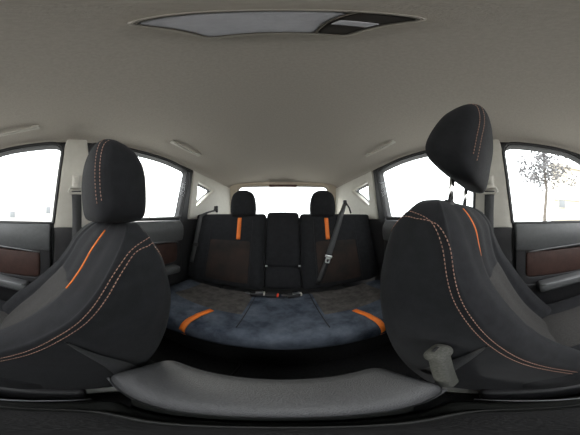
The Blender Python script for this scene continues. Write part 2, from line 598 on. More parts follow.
# ------------------------------------------------------------------ doors
def door(num, side, y0, y1, label, rear):
    t = thing('door_%d' % num, (side * 0.72, (y0 + y1) / 2, -0.86), label, 'car door', kind='structure')
    outv = (side, 0, 0)
    sm = lambda d: (lambda y, z: (side * (0.72 + d), y, z))
    zt = -0.025 if not rear else -0.02
    up = roundpoly([(y0, -0.175), (y1, -0.175), (y1, zt), (y0, zt - 0.005)], 0.012)
    def upmap(y, z):                                    # rolled top of the panel
        return (side * (0.705 + 0.02 * max(0, (z + 0.075) / 0.05) ** 2 - 0.012 * math.sin(max(0, min(1, (-0.03 - z) / 0.14)) * math.pi)), y, z)
    mesh('upper_panel', panel(up, [], upmap, outv, 0.05, 0.008, 0.03), 'vinyl', t)
    ya, yb = (y0 + 0.06, y1 - 0.055) if not rear else (y0 + 0.05, y1 - 0.06)
    ins = roundpoly([(ya, -0.335), (yb, -0.335), (yb, -0.18), (ya, -0.185)], 0.03)
    mesh('insert_panel', panel(ins, [], lambda y, z: (side * (0.712 - 0.006 * math.sin((z + 0.335) / 0.155 * math.pi)), y, z), outv, 0.03, 0.008, 0.03), 'brown', t)
    fr = roundpoly([(y0, -0.40), (y1, -0.40), (y1, -0.16), (y0, -0.16)], 0.01)
    mesh('inner_frame', panel(fr, [ins], sm(-0.006), outv, 0.04, 0.006, 0.04), 'vinyl2', t)
    low = roundpoly([(y0, -0.84), (y1, -0.84), (y1, -0.38), (y0, -0.38)], 0.02)
    mesh('lower_panel', panel(low, [], lambda y, z: (side * (0.70 + 0.02 * math.cos((z + 0.6) * 5)), y, z), outv, 0.05, 0.01, 0.05), 'vinyl2', t)
    am = mesh('armrest', rbox((0.075, (yb - ya) * 0.86, 0.055), 0.02, 5,
              fn=lambda x, y, z: (side * (0.70 - 0.03) + x, (ya + yb) / 2 + y, -0.362 + z - 0.02 * (y / 0.3) ** 2 + 0.004)), 'vinyl', t)
    mesh('armrest_highlight', tube([(side * 0.640, (ya + yb) / 2 + (yb - ya) * 0.41 * u, -0.345 - 0.012 * u * u) for u in [k / 10 for k in range(-10, 11)]], 0.006, 8), 'armrest', am)  # pale bead painted in as the highlight line along the dark armrest
    mesh('trim_strip', tube([(side * 0.703, ya + (yb - ya) * u, -0.178 + 0.022 * math.sin(u * math.pi) - 0.004) for u in [k / 14 for k in range(15)]], 0.004, 8), 'armrest', t)
    hp = mesh('handle_cup', rbox((0.02, 0.12, 0.06), 0.009, 4, center=(side * 0.70, y0 + (y1 - y0) * 0.28, -0.235)), 'black', t)
    mesh('release_lever', rbox((0.014, 0.085, 0.024), 0.006, 4, center=(side * 0.688, y0 + (y1 - y0) * 0.28, -0.235)), 'armrest', hp)
    return t
door(1, -1, -0.93, -0.078, 'dark left front door with brown insert panel and armrest', False)
door(2, 1, -0.93, -0.078, 'dark right front door with brown insert panel and armrest', False)
door(3, -1, 0.148, 0.80, 'dark left rear door with pale trim line beside the bench', True)
door(4, 1, 0.148, 0.80, 'dark right rear door half hidden by the right front seat', True)

# ================================================================== FRONT SEATS
def seat_keys(right):
    if right:
        yst = [(-0.62, -0.17), (-0.5, -0.115), (-0.36, -0.03), (-0.264, 0.018), (-0.194, 0.050), (-0.136, 0.073), (-0.066, 0.0865), (0.0, 0.093), (0.035, 0.096)]
        yre = [(-0.62, 0.15), (-0.5, 0.20), (-0.36, 0.247), (-0.26, 0.267), (-0.18, 0.271), (-0.1, 0.258), (-0.035, 0.235), (0.0, 0.218), (0.035, 0.20)]
        zt = 0.038
    else:
        yst = [(-0.62, -0.23), (-0.5, -0.18), (-0.40, -0.125), (-0.31, -0.062), (-0.236, -0.014), (-0.188, 0.020), (-0.111, 0.062), (-0.04, 0.094), (-0.01, 0.105)]
        yre = [(-0.62, 0.10), (-0.45, 0.16), (-0.374, 0.187), (-0.277, 0.211), (-0.183, 0.220), (-0.104, 0.204), (-0.04, 0.180), (-0.01, 0.165)]
        zt = -0.012
    return yst, yre, zt

import functools
@functools.lru_cache(maxsize=None)
def seat_ring(right, z):
    yst_k, yre_k, zt = seat_keys(right)
    R = 0.075
    zs = zt - R
    zz = min(z, zt)
    ys = interp(yst_k, zz); yr = interp(yre_k, zz)
    h = zt - zz
    xin = interp([(0, 0.205), (0.05, 0.200), (0.2, 0.200), (0.45, 0.205), (0.6, 0.21)], h)
    xout = interp([(0, 0.56), (0.05, 0.575), (0.12, 0.59), (0.25, 0.625), (0.45, 0.64), (0.6, 0.64)], h)
    pk = interp([(0, 0.012), (0.08, 0.022), (0.16, 0.036), (0.3, 0.055), (0.5, 0.07), (0.6, 0.07)], h)
    ins = interp([(0, 0.018), (0.08, 0.028), (0.2, 0.028), (0.5, 0.025)], h)
    if not right:                                           # the reclined seat has flatter upper bolsters
        pk *= interp([(0, 0.45), (0.17, 0.5), (0.36, 1.0)], h)
        ins *= interp([(0, 0.5), (0.17, 0.5), (0.36, 1.0)], h)
    if z > zs:
        u = min(0.995, (z - zs) / R)
        s = 1 - math.sqrt(1 - u * u)
        xin += s * 0.060; xout -= s * 0.085
        mid = (ys + yr) / 2
        q = s * 0.72
        ys = ys + (mid - ys) * q; yr = yr + (mid - yr) * q
        pk *= (1 - q); ins *= (1 - q)
    wd = xout - xin
    k = 0.10
    f = wd / 0.43
    P = [(xin, ys), (xin + .012 * f, ys - pk * .55), (xin + .04 * f, ys - pk * .95), (xin + .07 * f, ys - pk), (xin + .105 * f, ys - (pk + ins) / 2 - .004),
         (xin + .125 * f, ys - ins + .004), (xin + .16 * f, ys - ins), (xin + wd / 2, ys - ins + .004), (xout - .16 * f, ys - ins),
         (xout - .125 * f, ys - ins + .004), (xout - .105 * f, ys - (pk + ins) / 2 - .004), (xout - .07 * f, ys - pk * 1.1), (xout - .04 * f, ys - pk * 1.05), (xout - .012 * f, ys - pk * .55),
         (xout, ys + .01), (xout, (ys + yr) / 2 + .01), (xout - .01 * f, yr - .03), (xout - .06 * f, yr), (xin + wd / 2, yr + .008),
         (xin + .06 * f, yr), (xin + .008 * f, yr - .025), (xin - .004 * f, (ys + yr) / 2 + .01)]
    P = [(x, y - k * (x - xin) * (1 if y < (ys + yr) / 2 else .3)) for x, y in P]
    return [(x, y, z) for x, y in catmull(P, 4)]

def seat_pt(right, z, u):
    """point on the seat back at height z, loop position u in key-point units; and an outward normal"""
    def raw(z, u):
        ring = seat_ring(right, z)
        n = len(ring)
        f = (u * 4) % n
        i = int(f) % n; t = f - int(f)
        return Vector(ring[i]).lerp(Vector(ring[(i + 1) % n]), t)
    p = raw(z, u)
    du = raw(z, u + .15) - raw(z, u - .15)
    zt = seat_keys(right)[2]
    z2 = min(z + .004, zt - .0005)
    dz = raw(z2, u) - raw(z - .006, u)
    nrm = dz.cross(du)
    if nrm.length < 1e-9: nrm = Vector((0, 0, 1))
    nrm.normalize()
    return p, nrm

def build_front_seat(right):
    sg = 1 if right else -1
    yst_k, yre_k, zt = seat_keys(right)
    lab = ('upright charcoal cloth front seat on the right, its headrest raised on posts' if right else
           'reclined charcoal cloth front seat on the left with lowered headrest')
    t = thing('front_seat', (sg * 0.42, -0.2, -0.86), lab, 'car seat')
    T = (lambda g: g) if right else mirror
    # levels
    R = 0.075
    zb = -0.62
    lv = [zb + (zt - R - zb) * k / 26 for k in range(27)]
    lv += [zt - R + R * math.sin(math.pi / 2 * k / 9) for k in range(1, 10)]
    rows = [seat_ring(right, z) for z in lv]
    n = len(rows[0])
    def cols(a, b, wrap=False):
        idx = [i % n for i in range(a, b + 1)]
        V, F = [], []
        for r in rows: V += [r[i] for i in idx]
        m = len(idx)
        for i in range(len(rows) - 1):
            for k in range(m - 1):
                F.append((i * m + k, i * m + k + 1, (i + 1) * m + k + 1, (i + 1) * m + k))
        return V, F
    # side and rear cover (one wrap), front bolsters
    back = cols(14 * 4, 22 * 4)
    cap = [rows[-1][i] for i in range(n)]
    shell = mesh('side_cover', T(back), 'side', t)
    front = cols(0, 14 * 4)
    capV = list(cap)
    front = join(front, (capV, [tuple(range(n))]))
    bol = mesh('backrest', T(front), 'fab', t)
    # insert: a slightly proud padded panel in the middle of the front
    V, F = [], []
    zs_ = [zt - (0.19 if right else 0.152) - 0.37 * k / 20 for k in range(21)]
    us = [(5.1 if right else 4.3) + (8.9 - (5.1 if right else 4.3)) * k / 20 for k in range(21)]
    for i, z in enumerate(zs_):
        for j, u in enumerate(us):
            p, nr = seat_pt(right, z, u)
            e = min(1, min(i, 20 - i, j, 20 - j) / 2.0)
            nr = Vector((0, -1, 0.3)).normalized()
            V.append(tuple(p + nr * (0.006 * math.sin(e * math.pi / 2) - 0.001)))
    m = 21
    for i in range(20):
        for j in range(20):
            F.append((i * m + j, i * m + j + 1, (i + 1) * m + j + 1, (i + 1) * m + j))
    mesh('insert', T((V, F)), 'insert', t)
    # orange piping from the shoulder to the insert's corner
    for ua, ub in (((4.6, 5.1) if right else (4.3, 4.1)),):
        pts = []
        for k in range(24):
            z = zt - 0.018 - (0.178 if right else 0.138) * k / 23
            p, nr = seat_pt(right, z, ua + (ub - ua) * k / 23)
            pts.append(tuple(p + Vector((0, -1, .2)).normalized() * 0.0012))
        mesh('orange_piping', T(tube(pts, 0.0021, 6)), 'orange', t)
    # twin stitched seams on the side
    def walk(z, u0, dist):
        """point on the seat back at a given distance along the ring from position u0"""
        step = 0.05 if dist > 0 else -0.05
        p, nr = seat_pt(right, z, u0)
        acc = 0.0
        while acc < abs(dist):
            u0 += step
            q, nr = seat_pt(right, z, u0)
            L = (q - p).length
            if acc + L > abs(dist):
                return p.lerp(q, (abs(dist) - acc) / L), nr
            acc += L
            p = q
        return p, nr
    for off in (0.0, (0.012 if right else -0.012)):
        path, nrm = [], []
        hu = catmull([(0.058, -2.25), (0.036, -1.85), (0.026, -1.3), (0.030, -0.7), (0.048, -0.22), (0.088, 0.0), (0.15, 0.0), (0.30, 0.0), (0.45, 0.0), (0.575, 0.0)], 9, closed=False)
        for h_, u_ in hu:
            z = zt - h_ if not off else zt - h_ - 0.010 * max(0, min(1, -u_ / 0.7))
            w_ = off * max(0, 1 + min(0, u_) / 1.2) if off else 0
            p, nr = walk(z, u_, w_) if abs(w_) > 1e-4 else seat_pt(right, z, u_)
            if nr.dot(Vector((-1, 0, 0.3))) < 0: nr = -nr
            path.append(p + nr * 0.0003); nrm.append(nr)
        mesh('stitching', T(dashes(path, nrm, 0.0015, 0.0042, 0.0030, 0.0009)), 'stitch', shell)
        gp = [p - nn * 0.0008 for p, nn in zip(path, nrm)]
        mesh('seam', T(tube([tuple(p) for p in gp], 0.0012, 5)), 'seam', shell)
    # seam that forks down the side from the stitched line
    def side_pt(z, y):
        prev = None
        for k in range(0, 41):                               # from the rear corner forward to the stitched line
            p, nr = seat_pt(right, z, 20.2 + 1.8 * k / 40)
            if prev is not None and (prev.y - y) * (p.y - y) <= 0:
                return prev.lerp(p, (prev.y - y) / (prev.y - p.y) if prev.y != p.y else 0)
            prev = p
        return Vector((p.x, y, z))
    fk = [(-0.268, 0.018), (-0.33, 0.040), (-0.40, 0.062), (-0.48, 0.08)] if right else [(-0.250, 0.000), (-0.31, 0.030), (-0.38, 0.056), (-0.47, 0.075)]
    pts = [tuple(side_pt(z, y) + Vector((-0.0008, 0, 0))) for z, y in catmull(fk, 6, closed=False)]
    mesh('fork_seam', T(tube(pts, 0.0022, 5)), 'seam', shell)
    vl = []
    fp = catmull(fk, 6, closed=False)
    for i, (z, y) in enumerate(fp):
        q = i / (len(fp) - 1)
        vl.append((side_pt(z, y + 0.001) + Vector((-0.0035, 0, 0)), side_pt(z, y + 0.004 + 0.05 * q) + Vector((-0.0035 - 0.004 * q, 0, 0.01 * q)), 0.5))
    V, F = [], []
    for a_, b_, _ in vl:
        for c in range(5):
            p = a_.lerp(b_, c / 4) + Vector((-0.004 * math.sin(math.pi * c / 4), 0, 0))
            V.append(tuple(p))
    for i in range(len(vl) - 1):
        for c in range(4):
            F.append((i * 5 + c, i * 5 + c + 1, (i + 1) * 5 + c + 1, (i + 1) * 5 + c))
    mesh('side_valance', T((V, F)), 'console', t)
    # cushion
    yb_ = interp(yst_k, -0.52)
    def cfn(x, y, z):
        b = 0.045 * max(0, abs(x) / 0.225 - 0.55) ** 1.2 if z > 0 else 0
        return (0.425 + x, -0.30 + y, -0.57 + z + b + 0.03 * (-y / 0.3) * (1 if z > 0 else 0))
    mesh('cushion', T(rbox((0.45, 0.58, 0.17), 0.05, 8, 0.012, cfn)), 'fab', t)
    def cin(x, y, z):
        return (0.425 + x, -0.33 + y, -0.484 + z + 0.03 * (-y / 0.3))
    mesh('cushion_insert', T(rbox((0.22, 0.42, 0.03), 0.012, 6, 0.006, cin)), 'insert', t)
    mesh('side_shield', T(rbox((0.035, 0.50, 0.12), 0.014, 5, center=(0.200, -0.22, -0.66))), 'vinyl2', t)
    mesh('seat_base', T(rbox((0.34, 0.46, 0.10), 0.02, 4, center=(0.425, -0.22, -0.71))), 'vinyl2', t)
    for xr in (0.26, 0.58):
        rl = mesh('rail', T(rbox((0.035, 0.62, 0.05), 0.006, 3, center=(xr, -0.16, -0.825))), 'rail', t)
        for yr_ in (-0.35, 0.0):
            mesh('rail_bracket', T(rbox((0.05, 0.05, 0.10), 0.006, 3, center=(xr, yr_, -0.775))), 'vinyl2', rl)
    # ---- headrest
    if right:
        prof = [(0.143, 0.134), (0.138, 0.157), (0.118, 0.198), (0.088, 0.242), (0.050, 0.268), (0.026, 0.256),
                (0.019, 0.20), (0.026, 0.14), (0.034, 0.090), (0.046, 0.060), (0.074, 0.060), (0.10, 0.074), (0.121, 0.094), (0.138, 0.115)]
    else:
        prof = [(0.165, 0.040), (0.160, 0.098), (0.140, 0.142), (0.104, 0.170), (0.080, 0.174), (0.064, 0.158),
                (0.056, 0.115), (0.055, 0.06), (0.060, 0.012), (0.070, -0.010), (0.090, -0.016), (0.125, -0.016), (0.152, -0.013), (0.163, -0.002)]
    prof = catmull([(p[0] + 0.010, p[1] + 0.016) for p in prof] if right else [(p[0], p[1] + 0.004) for p in prof], 4)
    cyc_ = sum(p[0] for p in prof) / len(prof); czc = sum(p[1] for p in prof) / len(prof)
    dy = 0.0 if right else 0.020
    x0, x1 = 0.222, 0.468
    rows2 = []
    NS = 34
    for i in range(NS + 1):
        a = -1 + 2 * i / NS
        xx = math.copysign(1 - (1 - abs(a)) ** 1.7, a)
        xc = (x0 + x1) / 2 + (x1 - x0) / 2 * xx
        e = (1 - abs(xx) ** 6.0) ** (1 / 2.4) if abs(xx) < 1 else 0
        s = 0.30 + 0.70 * e
        side_taper = 1 - 0.07 * abs(xx) ** 2
        rows2.append([(xc, cyc_ + (p[0] - cyc_) * s - 0.010 * (1 - xx * xx) * (0 if p[0] > cyc_ else 1),
                       czc + (p[1] - czc) * s * (side_taper if p[1] > czc else 1)) for p in prof])
    hr = mesh('headrest', T(loft(rows2)), 'fab', t)
    # twin stitching down the inner and outer front edges of the headrest
    m_ = len(prof)
    for xi in (5, 7, NS - 5, NS - 7):
        path, nrm = [], []
        for k in range(17, 33):
            p = Vector(rows2[xi][k % m_]); c = Vector((p.x + (0.03 if xi < NS / 2 else -0.03), cyc_, czc))
            nn = (p - c).normalized()
            path.append(p + nn * 0.0005); nrm.append(nn)
        mesh('stitching', T(dashes(path, nrm, 0.0013, 0.004, 0.003, 0.0009)), 'stitch', hr)
    for xp in (0.285, 0.405):
        zb2 = zt - 0.05
        mesh('post', T(tube([(xp, 0.112 + dy, zb2), (xp, 0.098 + dy, czc - 0.02)], 0.0062, 12)), 'chrome', hr)
        zc_ = zt - (0.012 if right else 0.016)
        mesh('post_guide', T(tube([(xp, 0.112 + dy, zc_ - 0.02), (xp, 0.112 + dy, zc_ + 0.008), (xp, 0.112 + dy, zc_ + 0.013)], [0.013, 0.013, 0.009], 14)), 'black', hr)
    return t
build_front_seat(True)
build_front_seat(False)

# ================================================================== CENTRE CONSOLE
t = thing('centre_console', (0, 0.0, -0.86), 'grained grey centre console between the front seats', 'console')
def lidfn(x, y, z):
    u = abs(x) / 0.162
    return (x - 0.021, 0.117 + y - (0.02 * max(0, u - 0.6) ** 2 if y > 0 else 0), -0.425 + z - 0.010 * (y / 0.06) ** 2 * (1 if z > 0 else 0) + 0.05 * max(0, u - 0.55) ** 1.6)
lid = mesh('console_lid', rbox((0.324, 0.124, 0.05), 0.022, 12, 0.003, lidfn), 'console', t)
mesh('lid_edge', tube([lidfn(0.155 * u, -0.059, 0.002) for u in [k / 24 for k in range(-24, 25)]], 0.005, 8), 'console', lid)
mesh('console_body', rbox((0.26, 0.10, 0.41), 0.03, 5, center=(-0.02, 0.115, -0.652)), 'console_d', t)
mesh('console_front', rbox((0.31, 0.60, 0.20), 0.02, 5, center=(0, -0.24, -0.72)), 'console_d', t)
tray = [(-0.115, 0.035), (-0.115, -0.30), (0.115, -0.30), (0.115, 0.035)]
ring = roundpoly(tray, 0.05, 6)
rim = mesh('tray_rim', tube([(p[0], p[1], -0.612) for p in resample(ring, 0.03)], 0.006, 8, closed=True), 'console_d', t)
mesh('tray_liner', panel(roundpoly([(p[0] * .92, p[1] * .92) for p in tray], 0.04), [], lambda x, y: (x, y, -0.616), (0, 0, -1), 0.012, 0.003, 0.05), 'mat', t)
for yy in (-0.07, -0.18):
    mesh('cup_ring', tube([(0.045 * math.cos(a) + 0.0, yy + 0.045 * math.sin(a), -0.612) for a in [2 * math.pi * k / 28 for k in range(28)]], 0.0035, 6, closed=True), 'console_d', t)
for sx in (-1, 1):
    mesh('side_trim', tube([(sx * 0.158, 0.03, -0.605), (sx * 0.150, -0.02, -0.60), (sx * 0.135, -0.10, -0.60), (sx * 0.13, -0.35, -0.60)], 0.003, 8), 'armrest', t)

# front belt buckle beside the right seat
t = thing('seat_belt_buckle', (0.168, 0.078, -0.50), 'speckled grey belt buckle standing beside the right front seat', 'belt buckle')
def bk(x, y, z):
    u = (z + 0.12) / 0.24
    return (0.168 + 0.001 * u + x * 0.74, 0.066 + 0.016 * u + y * 0.74, -0.365 + z * 0.9)
mesh('stalk', rbox((0.046, 0.034, 0.20), 0.014, 6, 0.0, bk, center=(0, 0, -0.015)), 'buckle', t)
hd = mesh('buckle_head', rbox((0.058, 0.042, 0.034), 0.015, 6, 0.002, bk, center=(0, 0, 0.096)), 'buckle', t)
mesh('tongue_slot', rbox((0.020, 0.007, 0.006), 0.002, 3, 0.0, bk, center=(-0.004, 0.004, 0.1135)), 'seam', hd)

# ================================================================== REAR BENCH
REC = math.radians(14.6)
def back_pt(x, d, s):
    """bench back frame: x across, d out of the cushion plane towards the rear, s up along the back"""
    return (x, 0.85 + s * math.sin(REC) + d * math.cos(REC), -0.495 + s * math.cos(REC) - d * math.sin(REC))
def back_face(x, s):
    """front surface depth of the padded back"""
    xa = abs(x)
    d = 0.0
    d -= 0.022 * math.exp(-((xa - 0.165) / 0.035) ** 2) * min(1, max(0, (0.50 - s) / 0.1))
    d -= 0.030 * math.exp(-((xa - 0.60) / 0.05) ** 2) * min(1, max(0, (0.50 - s) / 0.15))
    d -= 0.012 * math.exp(-((s - 0.12) / 0.12) ** 2)
    return d
for sg, nm in ((-1, 'left'), (1, 'right')):
    t = thing('folding_rear_seat', (sg * 0.41, 0.9, -0.50),
              'dark rear seat back on the %s with an orange tape below its headrest' % nm, 'seat back')
    xc, wd = sg * 0.4155, 0.585
    def bfn(x, y, z):
        s = 0.272 + z * 1.03
        X = xc + x
        d = y + 0.06
        if y < 0: d += back_face(X, s)
        return back_pt(X, d, s)
    pad = mesh('back_pad', rbox((wd, 0.12, 0.53), 0.022, 16, 0.0, bfn), 'fab', t)
    # insert
    V, F = [], []
    N = 18
    for i in range(N + 1):
        for j in range(N + 1):
            X = sg * (0.215 + 0.33 * j / N); s = 0.03 + 0.315 * i / N
            e = min(1, min(i, j, N - i, N - j) / 2)
            V.append(back_pt(X, back_face(X, s) - 0.007 * math.sin(e * math.pi / 2) + 0.002, s))
    for i in range(N):
        for j in range(N):
            F.append((i * (N + 1) + j, i * (N + 1) + j + 1, (i + 1) * (N + 1) + j + 1, (i + 1) * (N + 1) + j))
    mesh('insert', (V, F), 'brown_cloth', t)
    mesh('orange_tape', ribbon([back_pt(sg * 0.315, back_face(0.315, s) - 0.002, s) for s in [0.35 + 0.15 * k / 10 for k in range(11)]] +
                               [back_pt(sg * 0.315, 0.004, 0.515), back_pt(sg * 0.315, 0.014, 0.526)], (1, 0, 0), 0.030, 0.003), 'orange', t)
    for xx in (0.215, 0.545):
        mesh('seam', tube([back_pt(sg * xx, back_face(xx, s) - 0.0005, s) for s in [0.03 + 0.46 * k / 24 for k in range(25)]], 0.0022, 6), 'seam', t)
    # headrest
    prof = [(-0.092, 0.0), (-0.096, 0.05), (-0.090, 0.11), (-0.072, 0.155), (-0.035, 0.178), (0.0, 0.182), (0.035, 0.178), (0.072, 0.155), (0.090, 0.11), (0.096, 0.05), (0.092, 0.0), (0.075, -0.012), (0.0, -0.014), (-0.075, -0.012)]
    prof = catmull(prof, 4)
    rows3 = []
    for i in range(17):
        a = -1 + 2 * i / 16
        e = (1 - abs(a) ** 3.2) ** (1 / 2.2) if abs(a) < 1 else 0
        s_ = 0.30 + 0.70 * e
        rows3.append([(sg * 0.292 + p[0] * s_, 0.995 + 0.052 * a - 0.05 * (p[1] - .05) * 0.3, 0.022 + 0.08 + (p[1] - 0.08) * s_) for p in prof])
    hr = mesh('headrest', loft(rows3), 'fab', t)
    for xx in (-0.055, 0.055):
        mesh('post', tube([(sg * 0.292 + xx, 0.995, -0.05), (sg * 0.292 + xx, 0.995, 0.06)], 0.006, 10), 'chrome', hr)
        mesh('post_guide', tube([(sg * 0.292 + xx, 0.995, -0.02), (sg * 0.292 + xx, 0.995, 0.004)], [0.014, 0.011], 12), 'armrest', hr)

# centre fold-down section
t = thing('folding_middle_seat', (0, 0.9, -0.50), 'narrow fold-down armrest in the middle of the rear seat back', 'armrest')
mesh('upper_pad', rbox((0.232, 0.10, 0.375), 0.024, 8, 0.006, lambda x, y, z: back_pt(x, y + 0.052, z + 0.352)), 'fab', t)
mesh('lower_pad', rbox((0.228, 0.10, 0.150), 0.022, 8, 0.008, lambda x, y, z: back_pt(x, y + 0.042, z + 0.085)), 'fab', t)
mesh('top_roll', rbox((0.232, 0.10, 0.05), 0.022, 6, 0.004, lambda x, y, z: back_pt(x, y + 0.065, z + 0.535 - 0.25 * x * x)), 'fab', t)
for sx in (-1, 1):
    mesh('hinge_pin', tube([back_pt(sx * 0.100, -0.006, 0.172), back_pt(sx * 0.114, -0.006, 0.172)], 0.006, 10), 'metal', t)

# bench cushion
t = thing('rear_seat_cushion', (0, 0.62, -0.86), 'wide dusty blue-grey rear bench cushion with two orange tapes', 'seat cushion')
def cz_top(x, y):
    """top surface of the bench"""
    xa = abs(x)
    z = -0.475 - 0.030 * max(0, (y - 0.45) / 0.4)
    z += 0.012 * math.exp(-((xa - 0.62) / 0.06) ** 2)
    z -= 0.016 * math.exp(-((xa - 0.36) / 0.15) ** 2) * math.exp(-((y - 0.68) / 0.15) ** 2)
    return z
def front_y(x):
    return 0.388 - 0.035 * min(1, (abs(x) / 0.42) ** 2)
def cush(x, y, z):
    yy = front_y(x) + (y + 0.245) / 0.49 * (0.838 - front_y(x))
    if z > 0:
        return (x, yy, cz_top(x, yy) + (z - 0.065))
    return (x, yy + 0.03 * (-z / 0.065) * (1 if y < 0 else 0), -0.54 + z)
pad = mesh('cushion_pad', rbox((1.36, 0.49, 0.13), 0.045, 22, 0.0, cush), 'blue', t)
for sg in (-1, 1):
    V, F = [], []
    N = 20
    for i in range(N + 1):
        for j in range(N + 1):
            v = i / N; u = j / N
            y = 0.54 + 0.285 * v
            X = sg * (0.160 + (0.41 - 0.02 * v) * u)
            e = min(1, min(i, j, N - i, N - j) / 2)
            V.append((X, y + 0.02 * u * (1 - v), cz_top(X, y) + 0.008 * math.sin(e * math.pi / 2) - 0.003))
    for i in range(N):
        for j in range(N):
            F.append((i * (N + 1) + j, i * (N + 1) + j + 1, (i + 1) * (N + 1) + j + 1, (i + 1) * (N + 1) + j))
    mesh('insert', (V, F), 'tan_cloth', t)
    fy = front_y(0.32)
    pts = [(sg * (0.302 + 0.006 * k), 0.535 - 0.025 * k, cz_top(0.31, 0.535 - 0.025 * k) + 0.0035) for k in range(4)]
    for a in range(0, 7):
        an = math.pi / 2 * a / 6
        pts.append((sg * (0.322 + 0.001 * a), fy + 0.043 - 0.045 * math.sin(an), cz_top(0.32, fy) - 0.045 + 0.049 * math.cos(an) + 0.001))
    pts.append((sg * 0.330, fy + 0.006, cz_top(0.32, fy) - 0.080))
    mesh('orange_tape', ribbon(pts, (1, 0, 0), 0.026, 0.003), 'orange', t)
    mesh('seam', tube([(sg * 0.155, y, cz_top(0.155, y) + 0.0008) for y in [0.44 + 0.019 * k for k in range(21)]], 0.002, 6), 'seam', t)
mesh('bench_base', rbox((1.36, 0.40, 0.26), 0.02, 4, center=(0, 0.68, -0.73)), 'carpet', t)

# buckles lying in the crease of the bench
def lying_buckle(x, y, z, rz, label, button, length=0.075):
    t = thing('seat_belt_buckle', (x, y, z - 0.02), label, 'belt buckle')
    R_ = Matrix.Rotation(rz, 3, 'Z')
    def f(a, b, c):
        q = R_ @ Vector((a, b, c))
        return (x + q.x, y + q.y, z + q.z + a * 0.10)
    b = mesh('buckle_body', rbox((length, 0.034, 0.024), 0.008, 4, 0.0, f), 'black', t)
    mesh('release_button', rbox((0.016, 0.028, 0.019), 0.005, 3, 0.0, f, center=(length / 2, 0, 0)), button, b)
    if button != 'red':
        mesh('metal_plate', rbox((length * .55, 0.022, 0.003), 0.001, 3, 0.0, f, center=(0.012, -0.002, 0.013)), 'metal', b)
    mesh('stalk', ribbon([f(-length / 2 + .01, 0, 0), f(-length / 2 - .012, 0.008, 0.002), f(-length / 2 - .026, 0.022, 0.004)], (0, 1, 0), 0.024, 0.004), 'strap', t)
lying_buckle(-0.145, 0.765, -0.478, 0.10, 'black belt buckle with metal plate on the left bench insert', 'handle')
lying_buckle(-0.062, 0.765, -0.482, -0.10, 'black belt buckle with a red release button', 'red', 0.062)
lying_buckle(0.060, 0.765, -0.482, 0.12, 'black belt buckle right of the fold-down armrest', 'handle')

# ================================================================== BELTS
def front_belt(sg, nm):
    t = thing('seat_belt', (sg * 0.70, 0.05, -0.55), 'charcoal seat belt hanging from the %s pillar' % nm, 'seat belt')
    x = lambda z: sg * (fx(z) - 0.022)
    ym = 0.052
    hz = 0.135
    mt = mesh('height_adjuster', rbox((0.026, 0.040, 0.10), 0.010, 5, 0.0, lambda a, b, c: (sg * (fx(0.16 + c) - 0.010) + a, ym + b, 0.165 + c)), 'handle', t)
    mesh('adjuster_button', rbox((0.012, 0.026, 0.035), 0.005, 4, 0.0, lambda a, b, c: (sg * (fx(0.18 + c) - 0.026) + a, ym + b, 0.185 + c)), 'trim', mt)
    mesh('belt_guide', tube([(x(hz) - sg * 0.010, ym - 0.038, hz - 0.008), (x(hz) - sg * 0.014, ym - 0.030, hz + 0.008), (x(hz) - sg * 0.014, ym + 0.030, hz + 0.010), (x(hz) - sg * 0.010, ym + 0.038, hz - 0.008),
                             (x(hz) - sg * 0.012, ym + 0.028, hz - 0.018), (x(hz) - sg * 0.012, ym - 0.028, hz - 0.018)], 0.006, 8, closed=True), 'handle', t)
    pts = [(x(hz - 0.01 - 0.62 * k / 20) - sg * (0.012 - 0.008 * k / 20), ym + 0.005 * math.sin(k / 3), hz - 0.005 - 0.62 * k / 20) for k in range(21)]
    mesh('strap', ribbon(pts, (0, 1, 0), 0.046, 0.002), 'strap', t)
front_belt(-1, 'left')
front_belt(1, 'right')

# rear right belt over the seat back, with its metal tongue
t = thing('seat_belt', (0.32, 0.9, -0.48), 'rear seat belt with steel tongue across the right seat back', 'seat belt')
pts = [(0.505, 1.06, 0.115), (0.490, 1.045, 0.085), (0.462, 1.01, 0.048), (0.440, 0.982, 0.032), (0.428, 0.966, 0.018)]
for k in range(1, 9):
    q = k / 8
    s = 0.50 - 0.275 * q
    X = 0.424 - 0.122 * q
    p = Vector(back_pt(X, back_face(X, s) - 0.009, s))
    pts.append(tuple(p))
mesh('strap', ribbon(pts, (1, -0.1, 0.1), [0.03, 0.034, 0.038] + [0.040] * 10, 0.002), 'strap', t)
pts = []
for k in range(7):
    q = k / 6
    s = 0.205 - 0.165 * q
    X = 0.292 - 0.075 * q
    pts.append(back_pt(X, back_face(X, s) - 0.012, s))
mesh('lower_strap', ribbon(pts, (1, 0, 0.2), 0.034, 0.002), 'black', t)
tf = lambda a, b, c: back_pt(0.298 + a * 0.95 + c * 0.3, b - 0.020 + back_face(0.30, 0.2), 0.215 + c * 0.95 - a * 0.3)
mesh('tongue_grip', rbox((0.050, 0.010, 0.018), 0.004, 4, 0.0, tf, center=(0, 0, 0.012)), 'metal', t)
ton = roundpoly([(-0.015, -0.036), (0.015, -0.036), (0.017, 0.003), (-0.017, 0.003)], 0.006)
hol = roundpoly([(-0.007, -0.028), (0.007, -0.028), (0.007, -0.012), (-0.007, -0.012)], 0.003)
mesh('tongue', panel(ton, [hol], lambda u, v: tf(u, -0.002, v), (0, 0.97, -0.25), 0.004, 0.001, 0.012), 'metal', t)
mesh('belt_guide', rbox((0.030, 0.025, 0.05), 0.008, 4, center=(0.515, 1.075, 0.125)), 'black', t)
mesh('guide_hook', tube([(0.520, 1.06, 0.125), (0.545, 1.05, 0.08), (0.560, 1.05, 0.035)], 0.007, 8), 'black', t)

